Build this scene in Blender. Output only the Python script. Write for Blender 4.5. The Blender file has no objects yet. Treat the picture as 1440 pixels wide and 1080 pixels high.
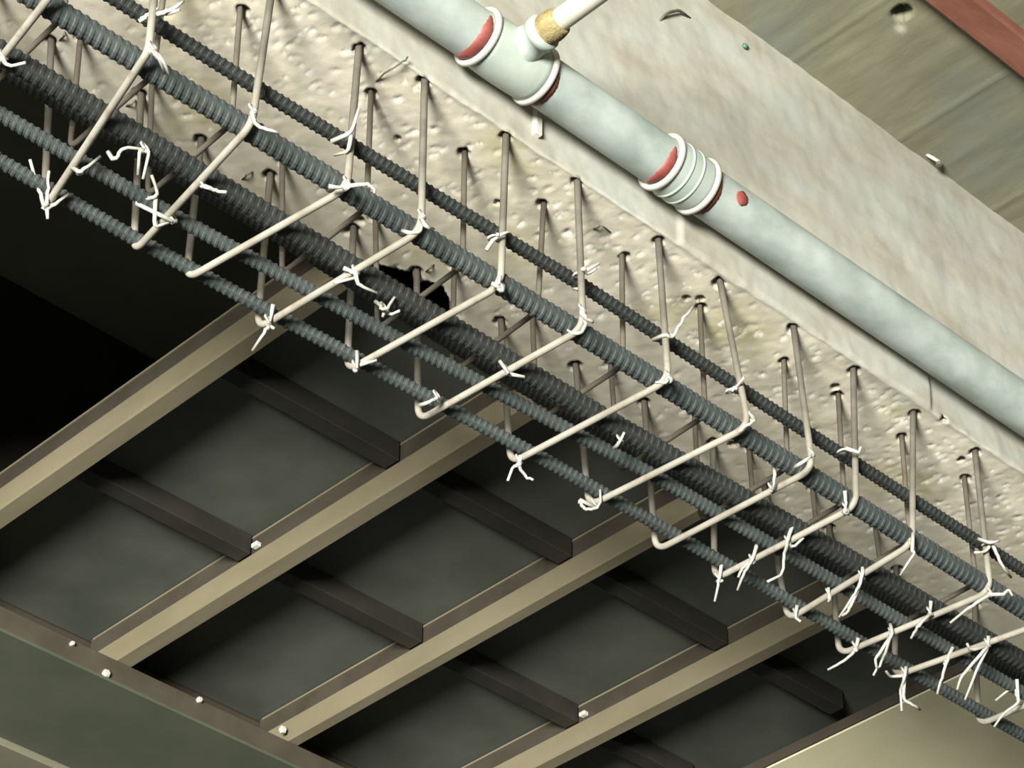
import bpy, math, random
import numpy as np
from mathutils import Vector, Matrix

random.seed(7)
rng = np.random.default_rng(7)
scene = bpy.context.scene
COL = scene.collection

# ------------------------------------------------------------------ camera
# World: X runs along the beam, Y across it, Z up. Camera 1.6 m above the floor.
H = 1.6
F_PX = 3971.15
RC = np.array([[0.71964862, -0.69431949, 0.00512921],      # rows: image right, image down, forward
               [0.42823051, 0.43801344, -0.79041942],      # columns: world X, Y, Z
               [0.54655694, 0.57102073, 0.61254456]])
cam_d = bpy.data.cameras.new('camera')
cam_d.sensor_fit = 'HORIZONTAL'
cam_d.sensor_width = 36.0
cam_d.lens = F_PX / 1440.0 * 36.0
cam_d.clip_start = 0.05
cam = bpy.data.objects.new('camera', cam_d)
COL.objects.link(cam)
cm = Matrix(((RC[0, 0], -RC[1, 0], -RC[2, 0]),
             (RC[0, 1], -RC[1, 1], -RC[2, 1]),
             (RC[0, 2], -RC[1, 2], -RC[2, 2]))).to_4x4()
cm.translation = (0, 0, H)
cam.matrix_world = cm
scene.camera = cam

# ------------------------------------------------------------------ world, lamps, exposure
world = bpy.data.worlds.new('world')
scene.world = world
world.use_nodes = True
bg = world.node_tree.nodes['Background']
bg.inputs[0].default_value = (0.80, 0.88, 0.80, 1)
bg.inputs[1].default_value = 0.09

def area_light(name, loc, target, size, power, color):
    d = bpy.data.lights.new(name, 'AREA')
    d.shape = 'DISK'
    d.size = size
    d.spread = math.radians(115)
    d.energy = power
    d.color = color
    o = bpy.data.objects.new(name, d)
    COL.objects.link(o)
    o.location = loc
    v = Vector(target) - Vector(loc)
    o.rotation_euler = v.to_track_quat('-Z', 'Y').to_euler()
    return o
area_light('site_floodlight', (-3.9, -1.75, H - 0.40), (1.8, 1.6, H + 1.88), 1.9, 610, (0.99, 0.985, 0.91))

scene.view_settings.view_transform = 'Standard'
scene.view_settings.look = 'None'
scene.view_settings.exposure = 0.0
scene.view_settings.gamma = 1.0
scene.view_settings.use_curve_mapping = False

# ------------------------------------------------------------------ key levels (relative to camera height)
ZS = 1.84           # beam soffit
ZC = 2.228          # slab soffit
YN, YF = 1.433, 1.690   # beam near and far face
ZB = 1.660          # stirrup bottom bar
ZJ = 1.870          # joist underside
ZD = 1.930          # panel sheet underside

def ray(x, y):
    return RC.T @ np.array([x - 720.0, y - 540.0, F_PX])
def onz(x, y, z):
    v = ray(x, y); return v * (z / v[2])
def ony(x, y, Y):
    v = ray(x, y); return v * (Y / v[1])
def atdepth(x, y, d):
    v = ray(x, y); return v * (d / F_PX)
def depth(p):
    return float(RC[2] @ np.asarray(p))

# ------------------------------------------------------------------ mesh helpers
def mesh_obj(name, V, Fc, mat, parent=None, smooth=False, attrs=None, origin=None):
    V = np.asarray(V, float).copy()
    V[:, 2] += H
    c = (V.min(0) + V.max(0)) / 2 if origin is None else np.array(origin) + np.array([0, 0, H])
    me = bpy.data.meshes.new(name)
    me.from_pydata((V - c).tolist(), [], Fc if isinstance(Fc, list) else Fc.tolist())
    me.update()
    if smooth:
        me.polygons.foreach_set('use_smooth', [True] * len(me.polygons))
    if attrs:
        for k, a in attrs.items():
            at = me.attributes.new(k, 'FLOAT', 'POINT')
            at.data.foreach_set('value', np.asarray(a, np.float32).ravel())
    if mat: me.materials.append(mat)
    o = bpy.data.objects.new(name, me)
    COL.objects.link(o)
    if parent is not None:
        o.parent = parent
        o.location = Vector(c) - parent.location
    else:
        o.location = c
    return o

def empty(name, loc):
    o = bpy.data.objects.new(name, None)
    o.empty_display_size = 0.05
    COL.objects.link(o)
    o.location = (loc[0], loc[1], loc[2] + H)
    return o

def tag(o, label, cat=None, group=None, kind=None):
    o['label'] = label
    if cat: o['category'] = cat
    if group: o['group'] = group
    if kind: o['kind'] = kind
    return o

class MB:
    def __init__(s): s.v = []; s.f = []
    def add(s, V, Fc):
        n = len(s.v); s.v += [tuple(map(float, p)) for p in V]
        s.f += [tuple(int(i) + n for i in f) for f in Fc]
    def box(s, a, b, bev=0.0):
        x0, y0, z0 = a; x1, y1, z1 = b
        if bev <= 0:
            V = [(x0,y0,z0),(x1,y0,z0),(x1,y1,z0),(x0,y1,z0),(x0,y0,z1),(x1,y0,z1),(x1,y1,z1),(x0,y1,z1)]
            s.add(V, [(0,3,2,1),(4,5,6,7),(0,1,5,4),(1,2,6,5),(2,3,7,6),(3,0,4,7)]); return
        cx, cy, cz = (x0+x1)/2, (y0+y1)/2, (z0+z1)/2
        hx, hy, hz = (x1-x0)/2, (y1-y0)/2, (z1-z0)/2
        V = []; idx = {}
        for sx in (-1,1):
            for sy in (-1,1):
                for sz in (-1,1):
                    for ax in range(3):
                        h = [hx-bev, hy-bev, hz-bev]; h[ax] += bev
                        idx[(sx,sy,sz,ax)] = len(V)
                        V.append((cx+sx*h[0], cy+sy*h[1], cz+sz*h[2]))
        Fc = []
        for ax in range(3):
            o1, o2 = [k for k in range(3) if k != ax]
            for sg in (-1,1):
                q = []
                for (u, w) in ((-1,-1),(1,-1),(1,1),(-1,1)):
                    sgn = [0,0,0]; sgn[ax] = sg; sgn[o1] = u; sgn[o2] = w
                    q.append(idx[(sgn[0],sgn[1],sgn[2],ax)])
                flip = (sg < 0) ^ (ax == 1)
                Fc.append(tuple(q[::-1]) if flip else tuple(q))
        for ax in range(3):
            o1, o2 = [k for k in range(3) if k != ax]
            for u in (-1,1):
                for w in (-1,1):
                    def g(t, a):
                        sgn = [0,0,0]; sgn[ax] = t; sgn[o1] = u; sgn[o2] = w
                        return idx[(sgn[0],sgn[1],sgn[2],a)]
                    q = (g(-1,o1), g(1,o1), g(1,o2), g(-1,o2))
                    flip = (u*w < 0) ^ (ax == 1)
                    Fc.append(q if not flip else q[::-1])
        for sx in (-1,1):
            for sy in (-1,1):
                for sz in (-1,1):
                    t = tuple(idx[(sx,sy,sz,a)] for a in range(3))
                    Fc.append(t if sx*sy*sz > 0 else t[::-1])
        s.add(V, Fc)
    def tube(s, pts, r, seg=8, caps=True):
        P = [np.asarray(p, float) for p in pts]
        n = len(P)
        T = []
        for i in range(n):
            t = P[min(i+1, n-1)] - P[max(i-1, 0)]
            T.append(t / (np.linalg.norm(t) + 1e-12))
        a = np.array([0, 0, 1.0]) if abs(T[0][2]) < 0.9 else np.array([1.0, 0, 0])
        N = a - T[0] * (a @ T[0]); N /= np.linalg.norm(N)
        V = []; 
        rr = r if hasattr(r, '__len__') else [r] * n
        for i in range(n):
            N = N - T[i] * (N @ T[i]); N /= (np.linalg.norm(N) + 1e-12)
            B = np.cross(T[i], N)
            for k in range(seg):
                t = 2 * math.pi * k / seg
                V.append(P[i] + rr[i] * (math.cos(t) * N + math.sin(t) * B))
        Fc = []
        for i in range(n - 1):
            for k in range(seg):
                k2 = (k + 1) % seg
                Fc.append((i*seg+k, i*seg+k2, (i+1)*seg+k2, (i+1)*seg+k))
        if caps:
            Fc.append(tuple(range(seg))[::-1]); Fc.append(tuple((n-1)*seg + k for k in range(seg)))
        s.add(V, Fc)
    def lathe_x(s, prof, cy, cz, seg=40, closed=False):
        """profile [(x, r)] revolved about the axis parallel to X through (cy, cz)"""
        V = []; n = len(prof)
        for (x, r) in prof:
            for k in range(seg):
                t = 2 * math.pi * k / seg
                V.append((x, cy + r * math.cos(t), cz + r * math.sin(t)))
        Fc = []
        for i in range(n - 1 if not closed else n):
            j = (i + 1) % n
            for k in range(seg):
                k2 = (k + 1) % seg
                Fc.append((i*seg+k, j*seg+k, j*seg+k2, i*seg+k2)[::-1])
        s.add(V, Fc)
    def lathe_y(s, prof, cx, cz, seg=32):
        V = []; n = len(prof)
        for (y, r) in prof:
            for k in range(seg):
                t = 2 * math.pi * k / seg
                V.append((cx + r * math.cos(t), y, cz + r * math.sin(t)))
        Fc = []
        for i in range(n - 1):
            for k in range(seg):
                k2 = (k + 1) % seg
                Fc.append((i*seg+k, (i+1)*seg+k, (i+1)*seg+k2, i*seg+k2))
        s.add(V, Fc)
    def blob(s, c, r, jit=0.3, seed=0):
        rg = np.random.default_rng(seed)
        g = (1 + 5 ** .5) / 2
        V0 = np.array([(-1,g,0),(1,g,0),(-1,-g,0),(1,-g,0),(0,-1,g),(0,1,g),(0,-1,-g),(0,1,-g),(g,0,-1),(g,0,1),(-g,0,-1),(-g,0,1)]) / math.hypot(1, g)
        Fc = [(0,11,5),(0,5,1),(0,1,7),(0,7,10),(0,10,11),(1,5,9),(5,11,4),(11,10,2),(10,7,6),(7,1,8),(3,9,4),(3,4,2),(3,2,6),(3,6,8),(3,8,9),(4,9,5),(2,4,11),(6,2,10),(8,6,7),(9,8,1)]
        V = V0 * (1 + rg.uniform(-jit, jit, (12, 1))) * np.asarray(r) + np.asarray(c)
        s.add(V, Fc)
    def build(s, name, mat, parent=None, smooth=False, origin=None):
        return mesh_obj(name, s.v, s.f, mat, parent, smooth, origin=origin)

def fillet(pts, rad, n=6):
    P = [np.asarray(p, float) for p in pts]
    out = [P[0]]
    for i in range(1, len(P) - 1):
        a, b, c = P[i-1], P[i], P[i+1]
        u = a - b; w = c - b
        lu, lw = np.linalg.norm(u), np.linalg.norm(w); u /= lu; w /= lw
        d = min(rad, lu * .45, lw * .45)
        p0, p1 = b + u * d, b + w * d
        for k in range(n + 1):
            t = k / n
            out.append((1-t)**2 * p0 + 2*t*(1-t) * b + t*t * p1)
    out.append(P[-1])
    return out

def subdiv(pts, step=0.02, jit=0.0, seed=0):
    rg = np.random.default_rng(seed)
    out = []
    P = [np.asarray(p, float) for p in pts]
    for a, b in zip(P[:-1], P[1:]):
        n = max(1, int(np.linalg.norm(b - a) / step))
        for k in range(n):
            out.append(a + (b - a) * k / n + (rg.normal(0, jit, 3) if (k or len(out)) else 0))
    out.append(P[-1])
    return out

# value noise on arrays
def vnoise(x, y, seed=0):
    xi = np.floor(x).astype(np.int64); yi = np.floor(y).astype(np.int64)
    xf = x - xi; yf = y - yi
    def h(a, b):
        n = (a * 374761393 + b * 668265263 + seed * 974711) & 0xffffffff
        n = ((n ^ (n >> 13)) * 1274126177) & 0xffffffff
        return ((n ^ (n >> 16)) & 0xffff) / 65535.0
    u = xf * xf * (3 - 2 * xf); v = yf * yf * (3 - 2 * yf)
    return (h(xi, yi) * (1-u) + h(xi+1, yi) * u) * (1-v) + (h(xi, yi+1) * (1-u) + h(xi+1, yi+1) * u) * v
def fbm(x, y, seed=0, oct=4):
    s = 0; a = .5; t = 0
    for k in range(oct):
        s = s + a * vnoise(x * 2**k, y * 2**k, seed + k); t += a; a *= .5
    return s / t

# ------------------------------------------------------------------ materials
def new_mat(name):
    m = bpy.data.materials.new(name); m.use_nodes = True
    nt = m.node_tree
    b = nt.nodes['Principled BSDF']
    return m, nt, b
def coords(nt, scale=(1, 1, 1)):
    tc = nt.nodes.new('ShaderNodeNewGeometry')
    mp = nt.nodes.new('ShaderNodeMapping'); mp.inputs['Scale'].default_value = scale
    nt.links.new(tc.outputs['Position'], mp.inputs['Vector'])
    return mp.outputs['Vector']
def noise(nt, vec, scale, detail=4, rough=.55):
    n = nt.nodes.new('ShaderNodeTexNoise')
    n.inputs['Scale'].default_value = scale; n.inputs['Detail'].default_value = detail; n.inputs['Roughness'].default_value = rough
    nt.links.new(vec, n.inputs['Vector'])
    return n.outputs['Fac']
def ramp(nt, fac, stops):
    r = nt.nodes.new('ShaderNodeValToRGB')
    e = r.color_ramp.elements
    while len(e) < len(stops): e.new(0.5)
    for k, (p, c) in enumerate(stops):
        e[k].position = p; e[k].color = (*c, 1)
    nt.links.new(fac, r.inputs['Fac'])
    return r.outputs['Color']
def mix(nt, fac, a, b):
    m = nt.nodes.new('ShaderNodeMix'); m.data_type = 'RGBA'
    if isinstance(fac, float): m.inputs[0].default_value = fac
    else: nt.links.new(fac, m.inputs[0])
    for sock, val in ((m.inputs[6], a), (m.inputs[7], b)):
        if isinstance(val, tuple): sock.default_value = (*val, 1)
        else: nt.links.new(val, sock)
    return m.outputs[2]
def bump(nt, b, fac, strength=.3, dist=.002):
    n = nt.nodes.new('ShaderNodeBump'); n.inputs['Strength'].default_value = strength; n.inputs['Distance'].default_value = dist
    nt.links.new(fac, n.inputs['Height']); nt.links.new(n.outputs['Normal'], b.inputs['Normal'])
def attr(nt, name):
    a = nt.nodes.new('ShaderNodeAttribute'); a.attribute_name = name
    return a.outputs['Fac']

def simple_mat(name, c1, c2, scale=30, rough=.6, metal=0.0, stretch=(1, 1, 1), bstr=.15, bdist=.001, lo=.35, hi=.65):
    m, nt, b = new_mat(name)
    v = coords(nt, stretch)
    f = noise(nt, v, scale)
    nt.links.new(ramp(nt, f, [(lo, c1), (hi, c2)]), b.inputs['Base Color'])
    b.inputs['Roughness'].default_value = rough; b.inputs['Metallic'].default_value = metal
    if bstr: bump(nt, b, noise(nt, v, scale * 4), bstr, bdist)
    return m

def beam_material():
    m, nt, b = new_mat('beam_concrete')
    v = coords(nt)
    big = noise(nt, v, 9, 3); mid = noise(nt, v, 45, 5); fine = noise(nt, v, 260, 4, .7)
    rough_c = ramp(nt, big, [(.34, (.475, .435, .275)), (.45, (.555, .505, .395)), (.62, (.60, .55, .455))])
    rough_c = mix(nt, ramp(nt, mid, [(.40, (0, 0, 0)), (.75, (.5, .5, .5))]), rough_c, (.44, .395, .29))
    rough_c = mix(nt, attr(nt, 'chip'), rough_c, (.78, .75, .66))
    pv = coords(nt, (1.0, 1, 2.6))
    pb = noise(nt, pv, 7, 4)
    paint = ramp(nt, pb, [(.32, (.32, .292, .235)), (.47, (.37, .356, .30)), (.64, (.395, .402, .36))])
    paint = mix(nt, ramp(nt, noise(nt, pv, 24, 5), [(.5, (0, 0, 0)), (.8, (.45, .45, .45))]), paint, (.315, .29, .225))
    c = mix(nt, attr(nt, 'paint'), rough_c, paint)
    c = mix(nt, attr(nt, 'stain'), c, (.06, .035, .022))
    nt.links.new(c, b.inputs['Base Color'])
    b.inputs['Roughness'].default_value = .9
    bump(nt, b, fine, .25, .0008)
    return m

def slab_material():
    m, nt, b = new_mat('slab_concrete')
    v = coords(nt); sv = coords(nt, (4.5, 0.9, 1))
    big = noise(nt, v, 7, 3); st = noise(nt, sv, 16, 6, .6)
    c = ramp(nt, big, [(.33, (.158, .165, .133)), (.5, (.178, .173, .112)), (.66, (.203, .188, .126))])
    c = mix(nt, ramp(nt, st, [(.36, (.5, .5, .5)), (.56, (0, 0, 0))]), c, (.145, .137, .088))
    c = mix(nt, ramp(nt, noise(nt, sv, 30, 4), [(.62, (0, 0, 0)), (.8, (.4, .4, .4))]), c, (.29, .27, .195))
    c = mix(nt, attr(nt, 'pale'), c, (.62, .60, .53))
    nt.links.new(c, b.inputs['Base Color'])
    b.inputs['Roughness'].default_value = .92
    bump(nt, b, st, .25, .002)
    return m

def rebar_material(name, c1, c2, rust, leg_tone=None):
    m, nt, b = new_mat(name)
    v = coords(nt)
    c = ramp(nt, noise(nt, v, 22, 4), [(.35, c1), (.62, c2)])
    c = mix(nt, ramp(nt, noise(nt, v, 60, 4), [(.56, (0, 0, 0)), (.72, (.6, .6, .6))]), c, rust)
    if leg_tone: c = mix(nt, attr(nt, 'leg_tone'), c, mix(nt, ramp(nt, noise(nt, v, 35, 3), [(.4, (0, 0, 0)), (.6, (1, 1, 1))]), leg_tone, tuple(k * 1.35 for k in leg_tone)))
    nt.links.new(c, b.inputs['Base Color'])
    b.inputs['Roughness'].default_value = .68; b.inputs['Metallic'].default_value = 0.0
    bump(nt, b, noise(nt, v, 500, 3), .3, .0005)
    return m

M = {}
M['beam'] = beam_material()
M['slab'] = slab_material()
M['rebar'] = rebar_material('ribbed_steel', (.038, .047, .046), (.057, .068, .065), (.045, .039, .03))
M['rebar_dark'] = rebar_material('dark_ribbed_steel', (.015, .018, .0165), (.024, .028, .025), (.024, .018, .013))
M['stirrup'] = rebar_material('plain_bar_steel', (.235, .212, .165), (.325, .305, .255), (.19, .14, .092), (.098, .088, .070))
M['stirrup_rust'] = rebar_material('rusty_bar_steel', (.095, .08, .06), (.14, .122, .095), (.085, .055, .035))
M['wire'] = simple_mat('galvanised_wire', (.40, .385, .335), (.52, .505, .455), 90, .45, .2)
M['galv'] = simple_mat('galvanised_pipe_zinc', (.235, .275, .25), (.40, .44, .415), 24, .5, 0.0, (.7, 1, 1), .1, .001, .30, .70)
M['fitting'] = simple_mat('galvanised_fitting_zinc', (.32, .37, .33), (.41, .45, .40), 22, .5, 0.0)
M['rim'] = simple_mat('fitting_rim_zinc', (.42, .42, .37), (.49, .48, .43), 40, .45, .1)
M['redpaint'] = simple_mat('red_thread_paint', (.19, .04, .033), (.28, .07, .058), 60, .6)
M['darkred'] = simple_mat('dark_red_sealant', (.13, .03, .02), (.24, .07, .05), 60, .7)
M['hemp'] = simple_mat('hemp_sealing_yarn', (.20, .15, .055), (.36, .29, .14), 120, .8, 0, (1, .4, 1), .6, .002)
M['whitepipe'] = simple_mat('white_plastic', (.47, .445, .36), (.53, .505, .43), 12, .35, 0, (1, 1, 1), 0)
M['redbar'] = simple_mat('red_oxide_paint', (.165, .058, .036), (.24, .092, .06), 18, .75, 0, (.6, 2, 1), .3, .002)
M['joist'] = simple_mat('beige_painted_steel', (.168, .143, .088), (.20, .171, .111), 14, .55, 0, (3, .5, 1), .08)
M['rail'] = simple_mat('brown_painted_steel', (.042, .034, .023), (.056, .046, .033), 20, .6)
M['sheet'] = simple_mat('grey_green_panel_face', (.060, .067, .055), (.088, .093, .077), 9, .6)
M['lip'] = simple_mat('brown_lip_paint', (.058, .047, .032), (.08, .066, .047), 20, .6)
M['rib'] = simple_mat('dark_brown_rib_steel', (.017, .0145, .011), (.026, .022, .017), 16, .65)
M['greenplate'] = simple_mat('green_grey_plate_paint', (.070, .080, .054), (.088, .095, .067), 10, .6)
M['tanplate'] = simple_mat('tan_plate_paint', (.16, .15, .105), (.19, .175, .12), 10, .6)
M['beige'] = simple_mat('beige_render', (.60, .55, .36), (.65, .60, .40), 8, .85)
M['bolt'] = simple_mat('bright_zinc', (.6, .58, .5), (.75, .73, .66), 60, .4, .3)
M['upper'] = simple_mat('dark_upper_concrete', (.33, .34, .27), (.40, .41, .33), 6, .9)
M['floor'] = simple_mat('floor_concrete', (.10, .098, .09), (.15, .145, .13), 3, .9)
M['plaster'] = simple_mat('white_plaster', (.46, .44, .38), (.52, .50, .45), 40, .85)
M['greenplug'] = simple_mat('green_plastic', (.05, .14, .09), (.09, .20, .14), 60, .5)

# ------------------------------------------------------------------ the large structure
def axis(segs):
    out = []
    for a, b, st in segs:
        n = max(1, int(round((b - a) / st)))
        out += list(np.linspace(a, b, n, endpoint=False))
    out.append(segs[-1][1])
    return np.array(out)

# measured anchor holes in the beam soffit (X, Y)
STIR = [  # hole on the pipe side, lower corner pipe side, lower corner far side, hole far side (pixels of the photograph)
    ((120, -190), (76, -12), (-60, 160), (-45, -20)),
    ((228, -118), (209, 72), (62, 295), (70, 57)),
    ((385, -22), (354, 176), (188, 355), (197, 133)),
    ((505, 70), (488, 265), (262, 393), (283, 198)),
    ((600, 112), (592, 325), (362, 463), (380, 247)),
    ((712, 192), (704, 402), (488, 522), (497, 322)),
    ((820, 250), (820, 462), (588, 592), (585, 382)),
    ((925, 340), (940, 535), (718, 652), (703, 452)),
    ((1010, 398), (1053, 600), (828, 712), (808, 515)),
    ((1115, 463), (1143, 660), (922, 775), (905, 567)),
    ((1201, 522), (1204, 712), (1005, 815), (1003, 622)),
    ((1286, 583), (1283, 765), (1108, 872), (1068, 688)),
    ((1371, 635), (1393, 832), (1180, 921), (1160, 745)),
    ((1462, 695), (1490, 868), (1258, 951), (1262, 800)),
    ((1550, 755), (1600, 925), (1376, 1020), (1372, 850)),
]
ST3 = []
for hr, rc, lc, lh in STIR:
    a = onz(*hr, ZS); b = onz(*rc, ZB); c = onz(*lc, ZB); d = onz(*lh, ZS)
    a[1] = min(max(a[1], 1.440), 1.452); d[1] = min(max(d[1], 1.632), 1.655)
    ST3.append((a, b, c, d))
INNER_X = [0.90, 0.995, 1.082, 1.238, 1.357, 1.462, 1.578, 1.692, 1.819, 1.905, 2.012, 2.121]
YI0, YI1, ZI = 1.487, 1.617, 1.702
HOLES = [(a[0], a[1], .0062) for a, b, c, d in ST3] + [(d[0], d[1], .0066) for a, b, c, d in ST3]
HOLES += [(x, YI0, .0056) for x in INNER_X] + [(x, YI1, .0056) for x in INNER_X]
for p, r in (((867, 502), .0055), ((488, 326), .0045), ((506, 310), .0045), ((700, 285), .003), ((560, 195), .003), ((1175, 545), .004),
             ((1330, 590), .004), ((1352, 646), .004), ((985, 420), .004), ((965, 420), .003), ((1410, 875), .005), ((1030, 625), .004)):
    q = onz(*p, ZS); HOLES.append((q[0], q[1], r))
# broken notch in the far edge of the beam
NOTCH = [(onz(*p, ZS)[0], onz(*p, ZS)[1]) for p in ((525, 372), (545, 377), (578, 384), (586, 398), (600, 397), (622, 404), (633, 425), (642, 446))]

def build_beam():
    X = axis([(-1.2, .78, .06), (.78, 2.36, .0028), (2.36, 4.2, .06)])
    # section: 0 near face from slab down, 1 soffit, 2 far face up
    za = axis([(0, ZC + .03 - ZS, .004)])
    sec = [(YN, ZC + .03 - z, 0) for z in za[:-1]]
    ys = axis([(YN, YF, .0025)])
    sec += [(y, ZS, 1) for y in ys]
    zb = axis([(ZS, 2.40, .02)])
    sec += [(YF, z, 2) for z in zb[1:]]
    sec = np.array(sec)
    nS = len(sec); nX = len(X)
    XX = np.repeat(X[:, None], nS, 1)
    YY = np.repeat(sec[None, :, 0], nX, 0).copy(); ZZ = np.repeat(sec[None, :, 1], nX, 0).copy(); K = np.repeat(sec[None, :, 2], nX, 0)
    chip = np.zeros_like(XX); paint = (K == 0).astype(float); stain = np.zeros_like(XX)
    so = (K == 1)
    h = np.zeros_like(XX)
    h += (fbm(XX * 22, YY * 22, 3) - .5) * np.where(YY < 1.55, .0028, .0016) + (fbm(XX * 110, YY * 110, 9, 3) - .5) * .0009
    # chisel chips: short slanted gouges
    xs, ys2 = XX[:, 0], sec[:, 0]
    i0 = int(np.where(sec[:, 2] == 1)[0][0]); i1 = int(np.where(sec[:, 2] == 1)[0][-1])
    yv = sec[i0:i1 + 1, 0]
    def stamp(cx, cy, L, Wd, ang, dep, fresh=1.0):
        R = max(L, Wd) * 1.6
        a, b = np.searchsorted(X, cx - R), np.searchsorted(X, cx + R)
        c, d = np.searchsorted(yv, cy - R), np.searchsorted(yv, cy + R)
        if b <= a or d <= c: return
        gx = XX[a:b, i0 + c:i0 + d] - cx; gy = YY[a:b, i0 + c:i0 + d] - cy
        u = gx * math.cos(ang) + gy * math.sin(ang); w = -gx * math.sin(ang) + gy * math.cos(ang)
        e = (u / L) ** 2 + (w / Wd) ** 2
        m = np.clip(1 - e, 0, 1)
        h[a:b, i0 + c:i0 + d] += dep * m
        # fresh, pale broken face on one flank
        chip[a:b, i0 + c:i0 + d] = np.maximum(chip[a:b, i0 + c:i0 + d], np.clip((m - .08) * 2.6, 0, 1) * (w > -.35 * Wd) * fresh)
    rg = np.random.default_rng(21)
    n = 0
    while n < 820:
        cx = rg.uniform(.8, 2.34); cy = rg.uniform(YN + .004, YF - .01)
        if rg.random() > (1.0 if cy < 1.545 else .32): continue
        sc = rg.uniform(.6, 1.35)
        stamp(cx, cy, .0058 * sc, .0026 * sc, math.radians(rg.uniform(70, 125)), rg.uniform(.0005, .0015), 1.0 if rg.random() < .55 else .15)
        n += 1
    for (hx, hy, r) in HOLES:
        R = r * 2.6
        a, b = np.searchsorted(X, hx - R), np.searchsorted(X, hx + R)
        c, d = np.searchsorted(yv, hy - R), np.searchsorted(yv, hy + R)
        if b <= a or d <= c: continue
        gx = XX[a:b, i0 + c:i0 + d] - hx; gy = YY[a:b, i0 + c:i0 + d] - hy
        dist = np.hypot(gx, gy) * (1 + .5 * (fbm(gx * 160 + hx * 50, gy * 160, 5, 2) - .5))
        h[a:b, i0 + c:i0 + d] += .022 * np.clip((r - dist) / (.35 * r), 0, 1)
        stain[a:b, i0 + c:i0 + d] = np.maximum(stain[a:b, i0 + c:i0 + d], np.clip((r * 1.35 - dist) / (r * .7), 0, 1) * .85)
    # ragged far edge and the broken notch
    nx = np.array([p[0] for p in NOTCH]); ny = np.array([p[1] for p in NOTCH])
    edge = YF - .002 - .016 * fbm(XX * 30, XX * 0 + 2.2, 12)
    inn = (XX > nx[0]) & (XX < nx[-1])
    edge = np.where(inn, np.minimum(edge, np.interp(XX, nx, ny)), edge)
    over = np.clip((YY - edge) / .006, 0, 1)
    h += over * np.where(inn, .085, .03 + .02 * fbm(XX * 60, YY * 20, 31))
    chip = np.maximum(chip, np.clip(1 - np.abs(YY - edge + .003) / .0035, 0, 1) * .55 * so)
    # cement slurry that ran over the near edge
    sl = np.exp(-((XX - 1.93) / .075) ** 2) * np.clip((1.462 - YY) / .022, 0, 1)
    sl2 = np.exp(-((XX - 1.17) / .07) ** 2) * np.clip((1.458 - YY) / .022, 0, 1)
    paint = np.where(so, np.clip((sl + sl2) * 1.4 - .3 * fbm(XX * 50, YY * 50, 8), 0, 1), paint)
    nearb = np.clip(1 - (YY - YN - .010 * fbm(XX * 18, XX * 0, 44)) / .003, 0, 1)
    paint = np.where(so, np.maximum(paint, nearb * .8), paint)
    ZZ = np.where(so, ZZ + h, ZZ)
    # near face: trowelled plaster with a raised lower coat
    fz = ZZ - ZS
    d0 = (fbm(XX * 9, fz * 9, 51) - .5) * .006 + (fbm(XX * 40, fz * 40, 52) - .5) * .0016
    coat = np.clip(((.052 + .02 * fbm(XX * 5, XX * 0, 60)) - fz) / .004, 0, 1) * np.clip((2.0 - XX) / .006, 0, 1) * np.clip((XX - 1.6) / .006, 0, 1)
    low = np.clip((.03 - fz) / .03, 0, 1)
    d0 = d0 - coat * .0035 + low * .004 * fbm(XX * 35, fz * 35, 71)
    YY = np.where(K == 0, YY + d0, YY)
    # ragged arris
    ar = so & (YY < YN + .006)
    YY = np.where(K == 1, YY + np.clip(1 - (YY - YN) / .006, 0, 1) * .005 * (fbm(XX * 70, XX * 0 + .3, 77)), YY)
    V = np.stack([XX, YY, ZZ], -1).reshape(-1, 3)
    I = np.arange(nX * nS).reshape(nX, nS)
    Fc = np.stack([I[:-1, :-1], I[:-1, 1:], I[1:, 1:], I[1:, :-1]], -1).reshape(-1, 4)
    o = mesh_obj('concrete_beam', V, Fc, M['beam'], None, True, dict(chip=chip, paint=paint, stain=stain))
    tag(o, 'downstand concrete beam with chiselled underside above the rebar cage', 'beam')
    return o
build_beam()

def build_slab():
    X = axis([(-1.2, 1.5, .1), (1.5, 2.4, .004), (2.4, 4.2, .1)])
    Y = axis([(-2.0, 1.0, .1), (1.0, YN + .012, .004)])
    XX, YY = np.meshgrid(X, Y, indexing='ij')
    h = (fbm(XX * 50, YY * 10, 81) - .5) * .0018 + (fbm(XX * 8, YY * 8, 83) - .5) * .003
    # board joints running across the beam direction
    for xj in (1.62, 1.80, 1.985, 2.16, 2.33):
        h += -.0012 * np.clip(1 - np.abs(XX - xj - .004 * fbm(YY * 9, YY * 0, 5)) / .006, 0, 1)
    pale = np.zeros_like(XX)
    hx, hy = onz(1268, 18, ZC)[:2]
    d = np.hypot(XX - hx, YY - hy) * (1 + .35 * (fbm(XX * 90, YY * 90, 6) - .5))
    h += .09 * np.clip((.0112 - d) / .003, 0, 1)
    q = onz(1266, 40, ZC)
    d2 = np.hypot((XX - q[0]) / .010, (YY - q[1]) / .007)
    pale = np.clip(1.1 - d2, 0, 1) * .6
    # shaded joint with the beam is open geometry: a small fillet
    V = np.stack([XX, YY, ZC + h], -1).reshape(-1, 3)
    I = np.arange(V.shape[0]).reshape(XX.shape)
    Fc = np.stack([I[:-1, :-1], I[:-1, 1:], I[1:, 1:], I[1:, :-1]], -1).reshape(-1, 4)
    o = mesh_obj('ceiling', V, Fc, M['slab'], None, True, dict(pale=pale))
    tag(o, 'board-marked olive concrete ceiling beside the beam', None, None, 'structure')
build_slab()

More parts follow.
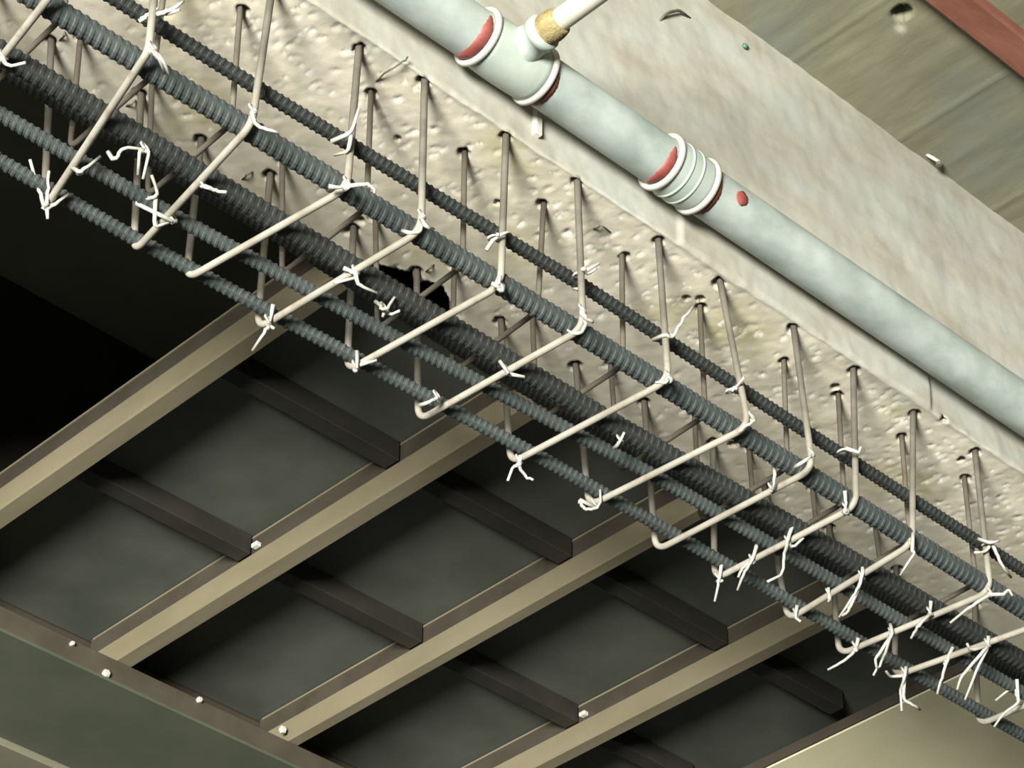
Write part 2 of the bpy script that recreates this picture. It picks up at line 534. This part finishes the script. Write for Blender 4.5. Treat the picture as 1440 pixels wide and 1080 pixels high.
mb = MB(); mb.box((-1.2, YF + .001, 2.42), (4.2, 3.6, 2.50))
tag(mb.build('ceiling', M['upper']), 'dark concrete ceiling above the open bays', None, None, 'structure')
mb = MB(); mb.box((-4.5, -4.0, -H - .1), (5.5, 5.0, -H))
tag(mb.build('floor', M['floor']), 'plain grey concrete site floor', None, None, 'structure')

# ------------------------------------------------------------------ steel joists, panels and the far edge beam
JX = [(1.410, 1.437), (1.705, 1.731), (1.983, 2.003), (2.258, 2.281)]
ORD = ['first', 'second', 'third', 'fourth', 'fifth', 'sixth', 'seventh', 'eighth', 'ninth', 'tenth', 'eleventh', 'twelfth', 'thirteenth', 'fourteenth', 'fifteenth', 'sixteenth']
JL = ['beige joist beside the open black bay, meeting the fifth stirrup',
      'beige joist meeting the cage between the seventh and eighth stirrups',
      'beige joist meeting the cage between the ninth and tenth stirrups',
      'beige joist meeting the cage under the twelfth stirrup']
def bolt(mbx, c, r, hgt, axis_='z'):
    c = np.asarray(c, float)
    V = []; 
    for zz, rr in ((0, r), (-hgt * .8, r), (-hgt, r * .8)):
        for k in range(6):
            t = math.pi * k / 3
            a, b = rr * math.cos(t), rr * math.sin(t)
            V.append(c + (np.array([a, b, zz]) if axis_ == 'z' else np.array([zz, a, b])))
    Fc = []
    for i in range(2):
        for k in range(6):
            k2 = (k + 1) % 6
            Fc.append((i*6+k, (i+1)*6+k, (i+1)*6+k2, i*6+k2))
    Fc.append(tuple(12 + k for k in range(6))[::-1])
    mbx.add(V, Fc)
for i, (x0, x1) in enumerate(JX):
    t = empty('steel_joist', ((x0 + x1) / 2, 2.09, ZJ))
    tag(t, JL[i], 'joist', 'beige joists carrying the panels')
    mb = MB(); mb.box((x0, YF + .004, ZJ), (x1, 2.552, ZJ + .033), .0022)
    mb.build('joist_tube', M['joist'], t)
    mb = MB(); mb.box((x0 + .0025, YF + .03, ZJ + .0335), (x1 - .003, 2.55, ZD - .0015))
    r = mb.build('bearer_strip', M['rail'], t); r['label'] = 'darker brown strip on top of the joist'
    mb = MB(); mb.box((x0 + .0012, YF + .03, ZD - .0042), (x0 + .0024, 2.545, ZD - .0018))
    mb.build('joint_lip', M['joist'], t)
    for (yb, col) in ((2.210, 'bolt'),):
        if i in (1, 3):
            mb = MB(); mb.box((x0 - .006, yb + .003, ZJ + .036), (x0 + .002, yb + .014, ZJ + .042), .001)
            w = mb.build('wedge_pin', M['bolt'], t); w['label'] = 'small bright wedge pin'
# panels between the joists
BAYS = [(1.437, 1.705), (1.731, 1.983), (2.003, 2.258), (2.281, 2.478)]
PL = ['dark grey-green ribbed panel next to the joist at the open black bay', 'dark grey-green ribbed panel, second from the open black bay',
      'dark grey-green ribbed panel, third from the open black bay', 'dark ribbed panel touching the broad beige crossbeam']
for i, (x0, x1) in enumerate(BAYS):
    t = empty('formwork_tray', ((x0 + x1) / 2, 2.09, ZD))
    tag(t, PL[i], 'formwork', 'dark ribbed panels over the joists')
    a, b = x0 - .011, x1 + .011
    if i == 3: b = x1 + .084
    mb = MB(); mb.box((a, YF + .002, ZD), (b, 2.556, ZD + .006))
    mb.build('face_sheet', M['sheet'], t)
    for yr in (1.725, 1.968, 2.232):
        mb = MB(); mb.box((x0 + .001, yr - .003, ZD - .028), (x1 - .001, yr + .021, ZD - .0005), .001)
        rb = mb.build('rib', M['rib'], t)
t = empty('steel_edge_beam', (1.9, 2.6, 1.837)); tag(t, 'green-grey steel edge beam carrying the far ends of the joists', 'beam')
mb = MB(); mb.box((.4, 2.486, 1.839), (3.4, 2.494, 1.869), .001); w = mb.build('edge_lip', M['lip'], t); w['label'] = 'brown upturned lip under the joist ends'
mb = MB(); mb.box((.4, 2.560, 1.839), (3.4, 2.570, 2.418), .001); w = mb.build('web_plate', M['rail'], t); w['label'] = 'dark brown web plate'
mb = MB(); mb.box((.4, 2.484, 1.834), (3.4, 2.688, 1.8385), .0008); w = mb.build('bottom_plate', M['greenplate'], t); w['label'] = 'dull green bottom plate'
for px, r in (((148, 948), .0055), ((100, 906), .003), ((279, 985), .004), ((396, 1027), .0055)):
    q = ony(*px, 2.486); mb = MB()
    V = []
    for yy, rr in ((0, r), (-.004, r), (-.0055, r * .7)):
        for k in range(6):
            a = math.pi * k / 3 + .2
            V.append((q[0] + rr * math.cos(a), 2.486 + yy, q[2] + rr * math.sin(a)))
    Fc = []
    for i in range(2):
        for k in range(6):
            k2 = (k + 1) % 6; Fc.append((i*6+k, i*6+k2, (i+1)*6+k2, (i+1)*6+k))
    Fc.append(tuple(12 + k for k in range(6)))
    mb.add(V, Fc); b = mb.build('bolt_head', M['bolt'], t); b['label'] = 'bright bolt head'
mb = MB(); mb.box((.4, 2.690, 1.826), (3.4, 3.1, 1.87), .002)
tag(mb.build('fascia_board', M['tanplate']), 'tan board along the far side of the green edge beam', 'board')
t = empty('crossbeam', (2.7, 2.1, ZJ)); tag(t, 'broad plain beige crossbeam under the fourteenth stirrup at the end of the cage', 'beam')
mb = MB(); mb.box((2.478, YF + .004, ZJ), (3.2, 2.556, ZJ + .016), .0015); mb.build('soffit_board', M['beige'], t)
mb = MB(); mb.box((2.565, YF + .006, ZJ + .0165), (3.18, 2.552, ZJ + .20), .002); w = mb.build('beam_web', M['rib'], t); w['label'] = 'dark brown upper side'
mb = MB(); mb.box((2.4735, YF + .03, ZJ + .001), (2.4775, 2.55, ZJ + .0155), .0008); w = mb.build('edge_trim', M['rail'], t); w['label'] = 'thin brown edge strip'
t = empty('added_shade_beam', (.72, 2.4, 1.68)); tag(t, 'added deep crossbeam that shades the open bay beyond the rebar', 'beam')
mb = MB(); mb.box((.50, YF + .006, 1.74), (.91, 2.555, 2.418), .004); mb.build('blocker_body', M['rail'], t)  # beam added to keep lamp light out of the open bay

# ------------------------------------------------------------------ pipes
PY, PZ, PR = 1.395, 1.884, .026
def ring(name, x0, x1, r_in, r_out, mat, parent, bev=.0015):
    mb = MB()
    mb.lathe_x([(x0, r_in), (x0, r_out - bev), (x0 + bev, r_out), (x1 - bev, r_out), (x1, r_out - bev), (x1, r_in)], PY, PZ, 48, True)
    return mb.build(name, mat, parent, True)
def arc_band(name, x0, x1, r, a0, a1, mat, parent, seed=0, thick=.0012):
    """paint band on the pipe over part of its girth with a ragged border"""
    rg = np.random.default_rng(seed); n = 26
    V = []; Fc = []
    for k in range(n + 1):
        a = math.radians(a0 + (a1 - a0) * k / n)
        e = min(1, 3.5 * min(k, n - k) / n + .15)
        m = (x0 + x1) / 2; hw = (x1 - x0) / 2 * e * rg.uniform(.85, 1.1)
        for (xx, rr) in ((m - hw, r), (m - hw * .9, r + thick), (m + hw * .9, r + thick), (m + hw, r)):
            V.append((xx, PY + rr * math.cos(a), PZ + rr * math.sin(a)))
    for k in range(n):
        for j in range(3):
            Fc.append((k*4+j, k*4+j+1, (k+1)*4+j+1, (k+1)*4+j))
    return mesh_obj(name, V, Fc, mat, parent, True)
XT0, XT1 = 1.286, 1.366      # tee
XC0, XC1 = 1.536, 1.592      # coupling
pt = empty('galvanised_pipe', (1.6, PY, PZ)); tag(pt, 'galvanised water pipe running along the pale side of the beam', 'pipe')
for k, (a, b) in enumerate(((-.8, XT0 + .012), (XT1 - .012, XC0 + .012), (XC1 - .012, 3.6))):
    mb = MB(); mb.lathe_x([(a, PR * .82), (a, PR - .0004), (a + .001, PR), (a + .004, PR), (b - .004, PR), (b - .001, PR), (b, PR - .0004), (b, PR * .82)], PY, PZ, 48, True)
    mb.build('pipe_length', M['galv'], pt, True)
r = arc_band('thread_paint', XT0 - .013, XT0 - .0005, PR, 175, 318, M['redpaint'], pt, 1); r['label'] = 'band of red thread paint'
r = arc_band('thread_paint', XC0 - .012, XC0 - .0005, PR, 185, 300, M['redpaint'], pt, 2); r['label'] = 'band of red thread paint'
r = arc_band('thread_paint', XC1 + .0005, XC1 + .009, PR, 190, 320, M['darkred'], pt, 3); r['label'] = 'dark red sealant band'
r = arc_band('thread_paint', XT1 + .0005, XT1 + .009, PR, 200, 320, M['darkred'], pt, 4); r['label'] = 'dark sealant band'
r = arc_band('paint_splash', XC1 + .028, XC1 + .044, PR, 180, 215, M['redpaint'], pt, 5); r['label'] = 'red paint splash'
def fitting(nm, lab, x0, x1, branch):
    t = empty(nm, ((x0 + x1) / 2, PY, PZ)); tag(t, lab, 'pipe fitting')
    mb = MB(); n = 10
    prof = [(x0 + .004, PR + .0004)]
    for k in range(n + 1):
        u = k / n; x = x0 + .004 + (x1 - x0 - .008) * u
        prof.append((x, .0285 + .0012 * math.sin(math.pi * u)))
    prof.append((x1 - .004, PR + .0004))
    mb.lathe_x(prof, PY, PZ, 48, True)
    body = mb.build('fitting_body', M['fitting'], t, True)
    ring('end_rim', x0 - .001, x0 + .0055, PR + .0003, .0315, M['rim'], t)
    ring('end_rim', x1 - .0055, x1 + .001, PR + .0003, .0315, M['rim'], t)
    if not branch:
        for k in range(2):
            xm = x0 + .019 + k * .014
            ring('raised_bead', xm - .002, xm + .002, .028, .0305, M['fitting'], t, .0012)
    return t
tee = fitting('pipe_tee', 'zinc pipe tee with the white branch pipe leaving it', XT0, XT1, True)
XM = (XT0 + XT1) / 2 + .002
mb = MB(); mb.lathe_y([(PY - .020, .020), (PY - .030, .0175), (PY - .040, .0165), (PY - .0405, .0185), (PY - .049, .0185), (PY - .0495, .0125)], XM, PZ, 32)
mb.build('branch_socket', M['fitting'], tee, True)
fitting('pipe_coupling', 'ribbed zinc coupling between two red paint marks on the pipe', XC0, XC1, False)
bp = empty('branch_pipe', (XM, PY - .05, PZ)); tag(bp, 'white plastic branch pipe screwed into the tee', 'pipe')
mb = MB(); mb.lathe_y([(PY - .046, .0085), (PY - .046, .0108), (PY - .047, .0112), (PY - .050, .0112), (-.596, .0112), (-.599, .0112), (-.6, .0108), (-.6, .0085)], XM, PZ, 32); mb.build('pipe_length', M['whitepipe'], bp, True)
mb = MB(); prof = []
rg = np.random.default_rng(4)
for k in range(15):
    prof.append((PY - .046 - k * .0017, .0128 + .0022 * math.sin(math.pi * k / 14) + (.0012 if k % 2 else 0)))
mb.lathe_y([(PY - .0465, .0105)] + prof + [(PY - .0712, .0105)], XM, PZ, 32)
w = mb.build('hemp_wrap', M['hemp'], bp, True); w['label'] = 'yellow-brown hemp yarn around the thread'
# white strip below the tee
q0 = ony(757, 160, YN - .004); q1 = ony(761, 190, YN - .004)
mb = MB(); mb.box((q0[0] - .0045, YN - .006, q1[2] - .002), (q0[0] + .0045, YN + .002, q0[2] + .01), .0012)
tag(mb.build('white_strip', M['plaster']), 'short white plastic strip hanging below the pipe tee', 'strip')

# red bar under the ceiling
t = empty('red_strip', (2.0, 1.24, ZC)); tag(t, 'red-brown painted steel flat fixed under the olive ceiling', 'steel strip')
mb = MB(); mb.box((-.6, 1.219, ZC - .016), (3.8, 1.2605, ZC + .001), .003); mb.build('flat_bar', M['redbar'], t)

# ------------------------------------------------------------------ rebar
def rebar(name, pts, r, mat, pitch=.0085, rib=.0016, seg=14, phase=0.0):
    P = np.asarray(pts, float)
    d = np.r_[0, np.cumsum(np.linalg.norm(np.diff(P, axis=0), axis=1))]
    L = d[-1]
    n = int(L / pitch)
    frac = np.array([0.0, .38, .52, .80])
    s = (np.arange(n)[:, None] + frac[None, :]).ravel() * pitch
    up = np.tile(np.array([0, 0, 1, 1.0]), n)
    C = np.stack([np.interp(s, d, P[:, k]) for k in range(3)], 1)
    T = np.gradient(C, axis=0); T /= np.linalg.norm(T, axis=1)[:, None]
    Zv = np.array([0, 0, 1.0]); S = np.cross(Zv, T); S /= np.linalg.norm(S, axis=1)[:, None]; U = np.cross(T, S)
    th = np.arange(seg) * 2 * math.pi / seg + phase
    # crescent ribs on both flanks, slanted; two longitudinal seams
    cres = np.abs(np.sin(th - phase)) ** .6
    rr = r + rib * up[:, None] * cres[None, :]
    seam = np.where(cres < .2, rib * .7, 0)
    rr = rr + seam[None, :]
    slant = .0030 * np.cos(th - phase)
    V = C[:, None, :] + rr[:, :, None] * (np.cos(th)[None, :, None] * S[:, None, :] + np.sin(th)[None, :, None] * U[:, None, :]) + slant[None, :, None] * T[:, None, :]
    m = len(s)
    I = np.arange(m * seg).reshape(m, seg); J = np.roll(I, -1, 1)
    Fc = np.stack([I[:-1], J[:-1], J[1:], I[1:]], -1).reshape(-1, 4).tolist()
    Fc.append(list(range(seg))[::-1]); Fc.append([(m - 1) * seg + k for k in range(seg)])
    return mesh_obj(name, V.reshape(-1, 3), Fc, mat)
g = 'long ribbed bars of the cage'
RZ = ZB + .0142
bars = [
 ([(-.3, 1.462, RZ + .0005), (1.0, 1.4615, RZ), (1.5, 1.459, RZ), (2.2, 1.461, RZ), (3.0, 1.462, RZ)], .0098, 'rebar', 'thick ribbed bar in the stirrup corners on the pipe side', .3),
 ([(-.3, 1.4605, 1.725), (1.1, 1.4605, 1.727), (1.5, 1.4605, 1.737), (1.8, 1.4605, 1.731), (3.0, 1.4605, 1.722)], .0063, 'rebar_dark', 'thin dark bar above the corner bar on the pipe side', 1.1),
 ([(-.3, 1.532, RZ), (.95, 1.534, RZ), (1.3, 1.537, RZ), (1.6, 1.537, RZ), (2.0, 1.528, RZ), (3.0, 1.520, RZ)], .0098, 'rebar_dark', 'thick dark ribbed bar beside the chipped concrete edge', .8),
 ([(-.3, 1.597, 1.729), (1.2, 1.598, 1.728), (1.5, 1.606, 1.729), (3.0, 1.590, 1.729)], .0080, 'rebar_dark', 'upper-layer bar half hidden behind the thick dark bar', .2),
 ([(-.3, 1.594, RZ - .0030), (1.1, 1.593, RZ - .0030), (1.35, 1.584, RZ - .0030), (1.7, 1.566, RZ - .0030), (2.3, 1.564, RZ - .0030), (3.0, 1.56, RZ - .0030)], .0064, 'rebar', 'ribbed bar between the thick dark bar and the outermost bar', .5),
 ([(-.3, 1.643, RZ - .0030), (1.1, 1.642, RZ - .0030), (1.3, 1.635, RZ - .0030), (1.6, 1.624, RZ - .0030), (2.4, 1.622, RZ - .0030), (3.0, 1.62, RZ - .0030)], .0063, 'rebar', 'outermost ribbed bar of the cage hanging over the dark panels', .9),
]
for pts, r, mt, lab, ph in bars:
    o = rebar('ribbed_rebar', pts, r, M[mt], phase=ph, pitch=.0086 if r > .009 else .0072, rib=.0012 if r > .009 else .0010)
    tag(o, lab, 'rebar', g)

# ------------------------------------------------------------------ stirrups
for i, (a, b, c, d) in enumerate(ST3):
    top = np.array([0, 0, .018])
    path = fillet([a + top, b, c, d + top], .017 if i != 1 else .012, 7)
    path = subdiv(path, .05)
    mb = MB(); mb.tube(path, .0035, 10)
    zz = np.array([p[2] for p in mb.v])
    o = mesh_obj('stirrup', mb.v, mb.f, M['stirrup'], None, True, dict(leg_tone=np.clip((zz - ZB - .012) / .03, 0, 1)))  # legs get a darker, browner tone above the bottom bar
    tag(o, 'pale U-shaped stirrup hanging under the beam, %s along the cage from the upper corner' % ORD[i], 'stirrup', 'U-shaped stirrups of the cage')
for i, x in enumerate(INNER_X):
    j = [random.uniform(-.004, .004) for _ in range(4)]
    path = fillet([(x + j[0], YI0, ZS + .018), (x + j[1], YI0 + .002, ZI + j[2] * .5), (x + .006 + j[1], YI1 - .002, ZI + j[3] * .5), (x + j[0], YI1, ZS + .018)], .012, 6)
    mb = MB(); mb.tube(path, .0028, 8)
    o = mb.build('inner_stirrup', M['stirrup_rust'], None, True)
    tag(o, 'rusty small inner stirrup inside the cage, %s from the upper corner' % ORD[i], 'stirrup', 'rusty inner stirrups')

# ------------------------------------------------------------------ tie wires
BARN = {'B': 'pipe-side corner bar', 'A': 'thin dark upper bar', 'C3': 'thick dark bar', 'C2': 'inner ribbed bar', 'C1': 'outermost bar'}
BZ = {'B': ZB - .002, 'A': 1.727, 'C3': ZB, 'C2': ZB, 'C1': ZB - .002}
TIES = [  # stirrup number, bar, knot pixel (or None), knot radius, tails as pixel paths
 (0, 'C3', (4, 82), .006, [[(6, 88), (14, 93), (36, 88)]]),
 (1, 'B', (214, 72), .006, [[(218, 74), (228, 82), (238, 106)], [(222, 78), (232, 104)]]),
 (1, 'A', (212, 22), .004, [[(196, 30), (210, 21), (222, 12)], [(238, 16), (250, 8), (258, 2)], [(236, 20), (252, 14)]]),
 (1, 'C2', (110, 243), .0055, [[(101, 236), (110, 243), (120, 236), (141, 220)]]),
 (1, 'C1', (64, 292), .006, [[(62, 290), (56, 270), (42, 224)], [(66, 286), (67, 262), (69, 240)], [(66, 294), (78, 287), (96, 273)], [(66, 294), (67, 308)]]),
 (2, 'C3', (285, 262), .0045, [[(287, 262), (303, 268), (318, 270)]]),
 (1, 'C3', (203, 211), .004, [[(152, 214), (163, 226), (171, 207), (203, 210)], [(196, 212), (194, 246)], [(210, 211), (201, 252)]]),
 (2, 'C2', (243, 311), .0045, [[(213, 246), (221, 266), (221, 276), (188, 284)], [(219, 276), (217, 320), (243, 311)]]),
 (2, 'B', (355, 160), .0055, [[(357, 172), (372, 182), (392, 187)]]),
 (3, 'B', (488, 262), .0075, [[(462, 262), (476, 263), (488, 264)], [(512, 258), (524, 263), (527, 272)]]),
 (3, 'A', (494, 190), .004, [[(466, 199), (494, 187), (505, 152)], [(470, 218), (490, 213)]]),
 (4, 'B', (593, 308), .0055, [[(566, 325), (578, 328), (592, 326), (595, 312)], [(600, 320), (610, 322)]]),
 (4, 'C3', (500, 384), .005, [[(483, 377), (496, 382), (503, 390), (470, 398)], [(504, 401), (530, 412)]]),
 (4, 'C2', (540, 436), .004, [[(528, 424), (536, 434), (545, 434), (555, 418)], [(545, 440), (552, 442), (562, 437)], [(541, 437), (538, 446)]]),
 (4, 'C1', (377, 456), .005, [[(378, 456), (374, 466), (355, 493)], [(384, 428), (380, 452)], [(378, 458), (386, 462)]]),
 (5, 'B', (705, 406), .0075, [[(689, 398), (702, 400), (704, 388)]]),
 (5, 'A', (700, 330), .0035, [[(684, 352), (698, 332), (715, 326)]]),
 (5, 'C1', (500, 520), .005, [[(502, 494), (502, 518)], [(498, 516), (530, 506)]]),
 (6, 'B', (819, 441), .0055, [[(798, 464), (806, 470), (818, 468), (824, 452)], [(826, 450), (834, 453)]]),
 (6, 'A', (820, 382), .0055, [[(822, 382), (843, 370)], [(820, 376), (824, 386), (838, 378)], [(806, 406), (816, 407)]]),
 (6, 'C3', (714, 524), .004, [[(703, 508), (715, 525)], [(716, 526), (738, 530)]]),
 (6, 'C1', (614, 562), .005, [[(590, 570), (606, 563), (618, 561)], [(606, 566), (616, 558)]]),
 (7, 'B', (940, 534), .0085, [[(922, 538), (936, 538)]]),
 (7, 'A', (944, 472), .0045, [[(918, 478), (936, 470), (946, 475), (956, 458), (962, 446), (975, 431)]]),
 (7, 'C1', (730, 652), .005, [[(733, 640), (728, 655), (740, 672), (750, 675)], [(722, 656), (714, 676)]]),
 (8, 'B', (1058, 592), .0045, [[(1038, 608), (1048, 600), (1062, 590)]]),
 (8, 'A', (1034, 546), .0045, [[(1028, 550), (1036, 544), (1046, 531)]]),
 (8, 'C2', (872, 622), .004, [[(864, 630), (872, 622), (878, 608)]]),
 (8, 'C1', (836, 713), .005, [[(814, 702), (818, 713), (830, 717), (843, 713), (844, 689)]]),
 (9, 'B', (1142, 642), .0035, [[(1118, 657), (1132, 648), (1144, 639)]]),
 (9, 'C3', (1085, 690), .004, [[(1088, 655), (1090, 672), (1086, 690)]]),
 (10, 'B', (1190, 720), .0065, [[(1188, 690), (1190, 706), (1190, 720)]]),
 (10, 'A', (1191, 631), .004, [[(1211, 628), (1208, 636)]]),
 (10, 'C1', (1010, 817), .005, [[(1015, 790), (1011, 815), (1005, 846)], [(1011, 818), (1017, 816)]]),
 (10, 'C2', (1058, 790), .005, [[(1065, 764), (1058, 788), (1046, 806), (1037, 830)], [(1052, 792), (1043, 800), (1038, 812)]]),
 (10, 'C3', (1108, 764), .005, [[(1116, 736), (1108, 760), (1102, 780), (1101, 808), (1079, 818)], [(1114, 770), (1130, 756)]]),
 (11, 'B', (1283, 773), .0045, [[(1284, 750), (1283, 775), (1286, 778), (1266, 809)]]),
 (11, 'C3', (1212, 813), .005, [[(1213, 798), (1212, 813), (1204, 832), (1180, 868)], [(1194, 858), (1184, 866)]]),
 (11, 'C2', (1166, 838), .004, [[(1165, 826), (1166, 848)]]),
 (11, 'C1', (1120, 868), .005, [[(1121, 851), (1118, 868), (1126, 874)]]),
 (12, 'B', (1392, 836), .0065, [[(1392, 836), (1366, 852), (1336, 876)], [(1412, 836), (1418, 828), (1424, 838)]]),
 (12, 'C3', (1308, 864), .0045, [[(1309, 845), (1308, 866)], [(1293, 878), (1286, 888), (1281, 898)]]),
 (12, 'C2', (1254, 893), .0055, [[(1252, 878), (1254, 892), (1246, 915), (1238, 934), (1228, 950)], [(1231, 925), (1233, 940)]]),
 (12, 'C1', (1203, 914), .005, [[(1207, 897), (1203, 915), (1184, 932), (1164, 942)]]),
 (12, 'A', (1394, 762), .0035, [[(1376, 758), (1394, 764), (1406, 760)], [(1402, 780), (1412, 800), (1422, 812)], [(1370, 777), (1386, 777)]]),
 (13, 'C1', (1272, 950), .005, [[(1274, 938), (1272, 952), (1266, 972), (1268, 1000)], [(1270, 984), (1282, 990), (1294, 998)], [(1246, 944), (1252, 952)]]),
 (13, 'C2', (1330, 933), .005, [[(1340, 910), (1331, 930), (1324, 955), (1318, 976)]]),
 (13, 'C3', (1389, 908), .005, [[(1390, 894), (1389, 912), (1374, 942), (1357, 984)], [(1352, 952), (1346, 970)], [(1360, 905), (1364, 914)]]),
 (14, 'C2', (1432, 985), .004, [[(1430, 955), (1433, 988), (1410, 1004), (1398, 1022)], [(1428, 962), (1400, 985)]]),
]
for k, (si, bar, kn, kr, tails) in enumerate(TIES):
    z = BZ[bar]
    a = ony(*kn, 1.440) if bar == 'A' else onz(*kn, z - .004)
    dp = depth(a)
    rg = np.random.default_rng(100 + k)
    mb = MB()
    # knot: two crossed loops round bar and stirrup plus the twisted lump
    cen = a + np.array([0, .006, 0]) if bar == 'A' else np.array([a[0], a[1], ZB])
    loop = []
    for q in range(9):
        t = 2 * math.pi * q / 8
        if bar == 'A': u = np.array([math.cos(t), math.sin(t), .35 * math.cos(t)]) * .0052
        else: u = np.array([math.cos(t), .5 * math.sin(t + .5), math.sin(t)]) * .0050
        loop.append(cen + u)
    mb.tube(loop, .0012, 6)
    if bar == 'A': mb.tube([a, cen - np.array([0, .0045, 0])], .0012, 6)
    mb.blob(a, (kr * .62, kr * .62, kr * .62), .3, k)
    for tl in tails:
        if min(math.hypot(p[0] - kn[0], p[1] - kn[1]) for p in tl) > 5:
            tl = [kn] + (tl if math.hypot(tl[0][0] - kn[0], tl[0][1] - kn[1]) < math.hypot(tl[-1][0] - kn[0], tl[-1][1] - kn[1]) else tl[::-1])
        pts = []
        for n, p in enumerate(tl):
            pts.append(atdepth(*p, dp - .002 + rg.uniform(-.012, .006) * (n > 0)))
        pts = subdiv(fillet(pts, .006, 3) if len(pts) > 2 else pts, .012, .0004, k)
        n = len(pts)
        mb.tube(pts, [.0022 * (1 - .35 * i / max(1, n - 1)) for i in range(n)], 6)
    o = mb.build('tie_wire', M['wire'], None, True)
    tag(o, 'bright twisted tie wire on the %s stirrup at the %s' % (ORD[si], BARN[bar]), 'wire', 'tie wires of the cage')

# ------------------------------------------------------------------ small things on the concrete
q = onz(1308, 228, ZC)
t = empty('pipe_clip', (q[0], q[1] - .006, ZC)); tag(t, 'small rusty metal clip in the joint of ceiling and beam', 'clip')
mb = MB(); mb.tube(fillet([(q[0] - .012, q[1] - .004, ZC + .002), (q[0] - .010, q[1] - .012, ZC - .008), (q[0] + .004, q[1] - .014, ZC - .009), (q[0] + .006, q[1] - .006, ZC + .002)], .004, 4), .0022, 8)
mb.build('clip_band', M['bolt'], t, True)
mb = MB(); bolt(mb, (q[0] - .001, q[1] - .013, ZC - .010), .004, .004); mb.build('clip_screw', M['stirrup_rust'], t)
def wire_on(path, Y, name, lab, mat, r=.0012, off=.0):
    pts = [ony(*p, Y - off - (.004 if 0 < n < len(path) - 1 else -.002)) for n, p in enumerate(path)]
    mb = MB(); mb.tube(subdiv(fillet(pts, .006, 4), .01), r, 6)
    tag(mb.build(name, mat, None, True), lab, 'wire')
wire_on([(926, 30), (938, 18), (955, 14), (970, 26)], YN, 'bent_nail', 'dark bent nail sticking out of the pale beam side', M['stirrup_rust'], .0018)
p = ony(1046, 66, YN)
mb = MB(); mb.blob((p[0], YN - .002, p[2]), (.0045, .004, .006), .35, 5)
tag(mb.build('wall_plug', M['greenplug'], None, True), 'tiny green plastic plug in the pale beam side', 'plug')
def soffit_wire(path, lab, k):
    pts = [onz(*p, ZS - (.006 if 0 < n < len(path) - 1 else -.002)) for n, p in enumerate(path)]
    mb = MB(); mb.tube(subdiv(fillet(pts, .006, 4), .01, .0004, k), .0009, 6)
    tag(mb.build('wire_offcut', M['stirrup_rust'], None, True), lab, 'wire', 'dark wire offcuts on the beam underside')
soffit_wire([(527, 116), (545, 100), (566, 88), (573, 80)], 'dark thin wire curling from the anchor hole near the pipe tee', 1)
soffit_wire([(338, 254), (348, 246), (357, 240)], 'dark thin wire stub beside the fifth stirrup far hole', 2)
soffit_wire([(82, 58), (90, 50), (91, 42)], 'dark hooked wire stub at the second stirrup far hole', 3)
soffit_wire([(175, 150), (186, 147), (192, 138)], 'dark wire stub at the third stirrup far hole', 4)
soffit_wire([(833, 322), (846, 316), (860, 328)], 'dark bent wire beside the seventh stirrup leg', 6)
soffit_wire([(598, 383), (604, 378), (612, 370)], 'dark wire stub at the broken notch in the beam edge', 5)
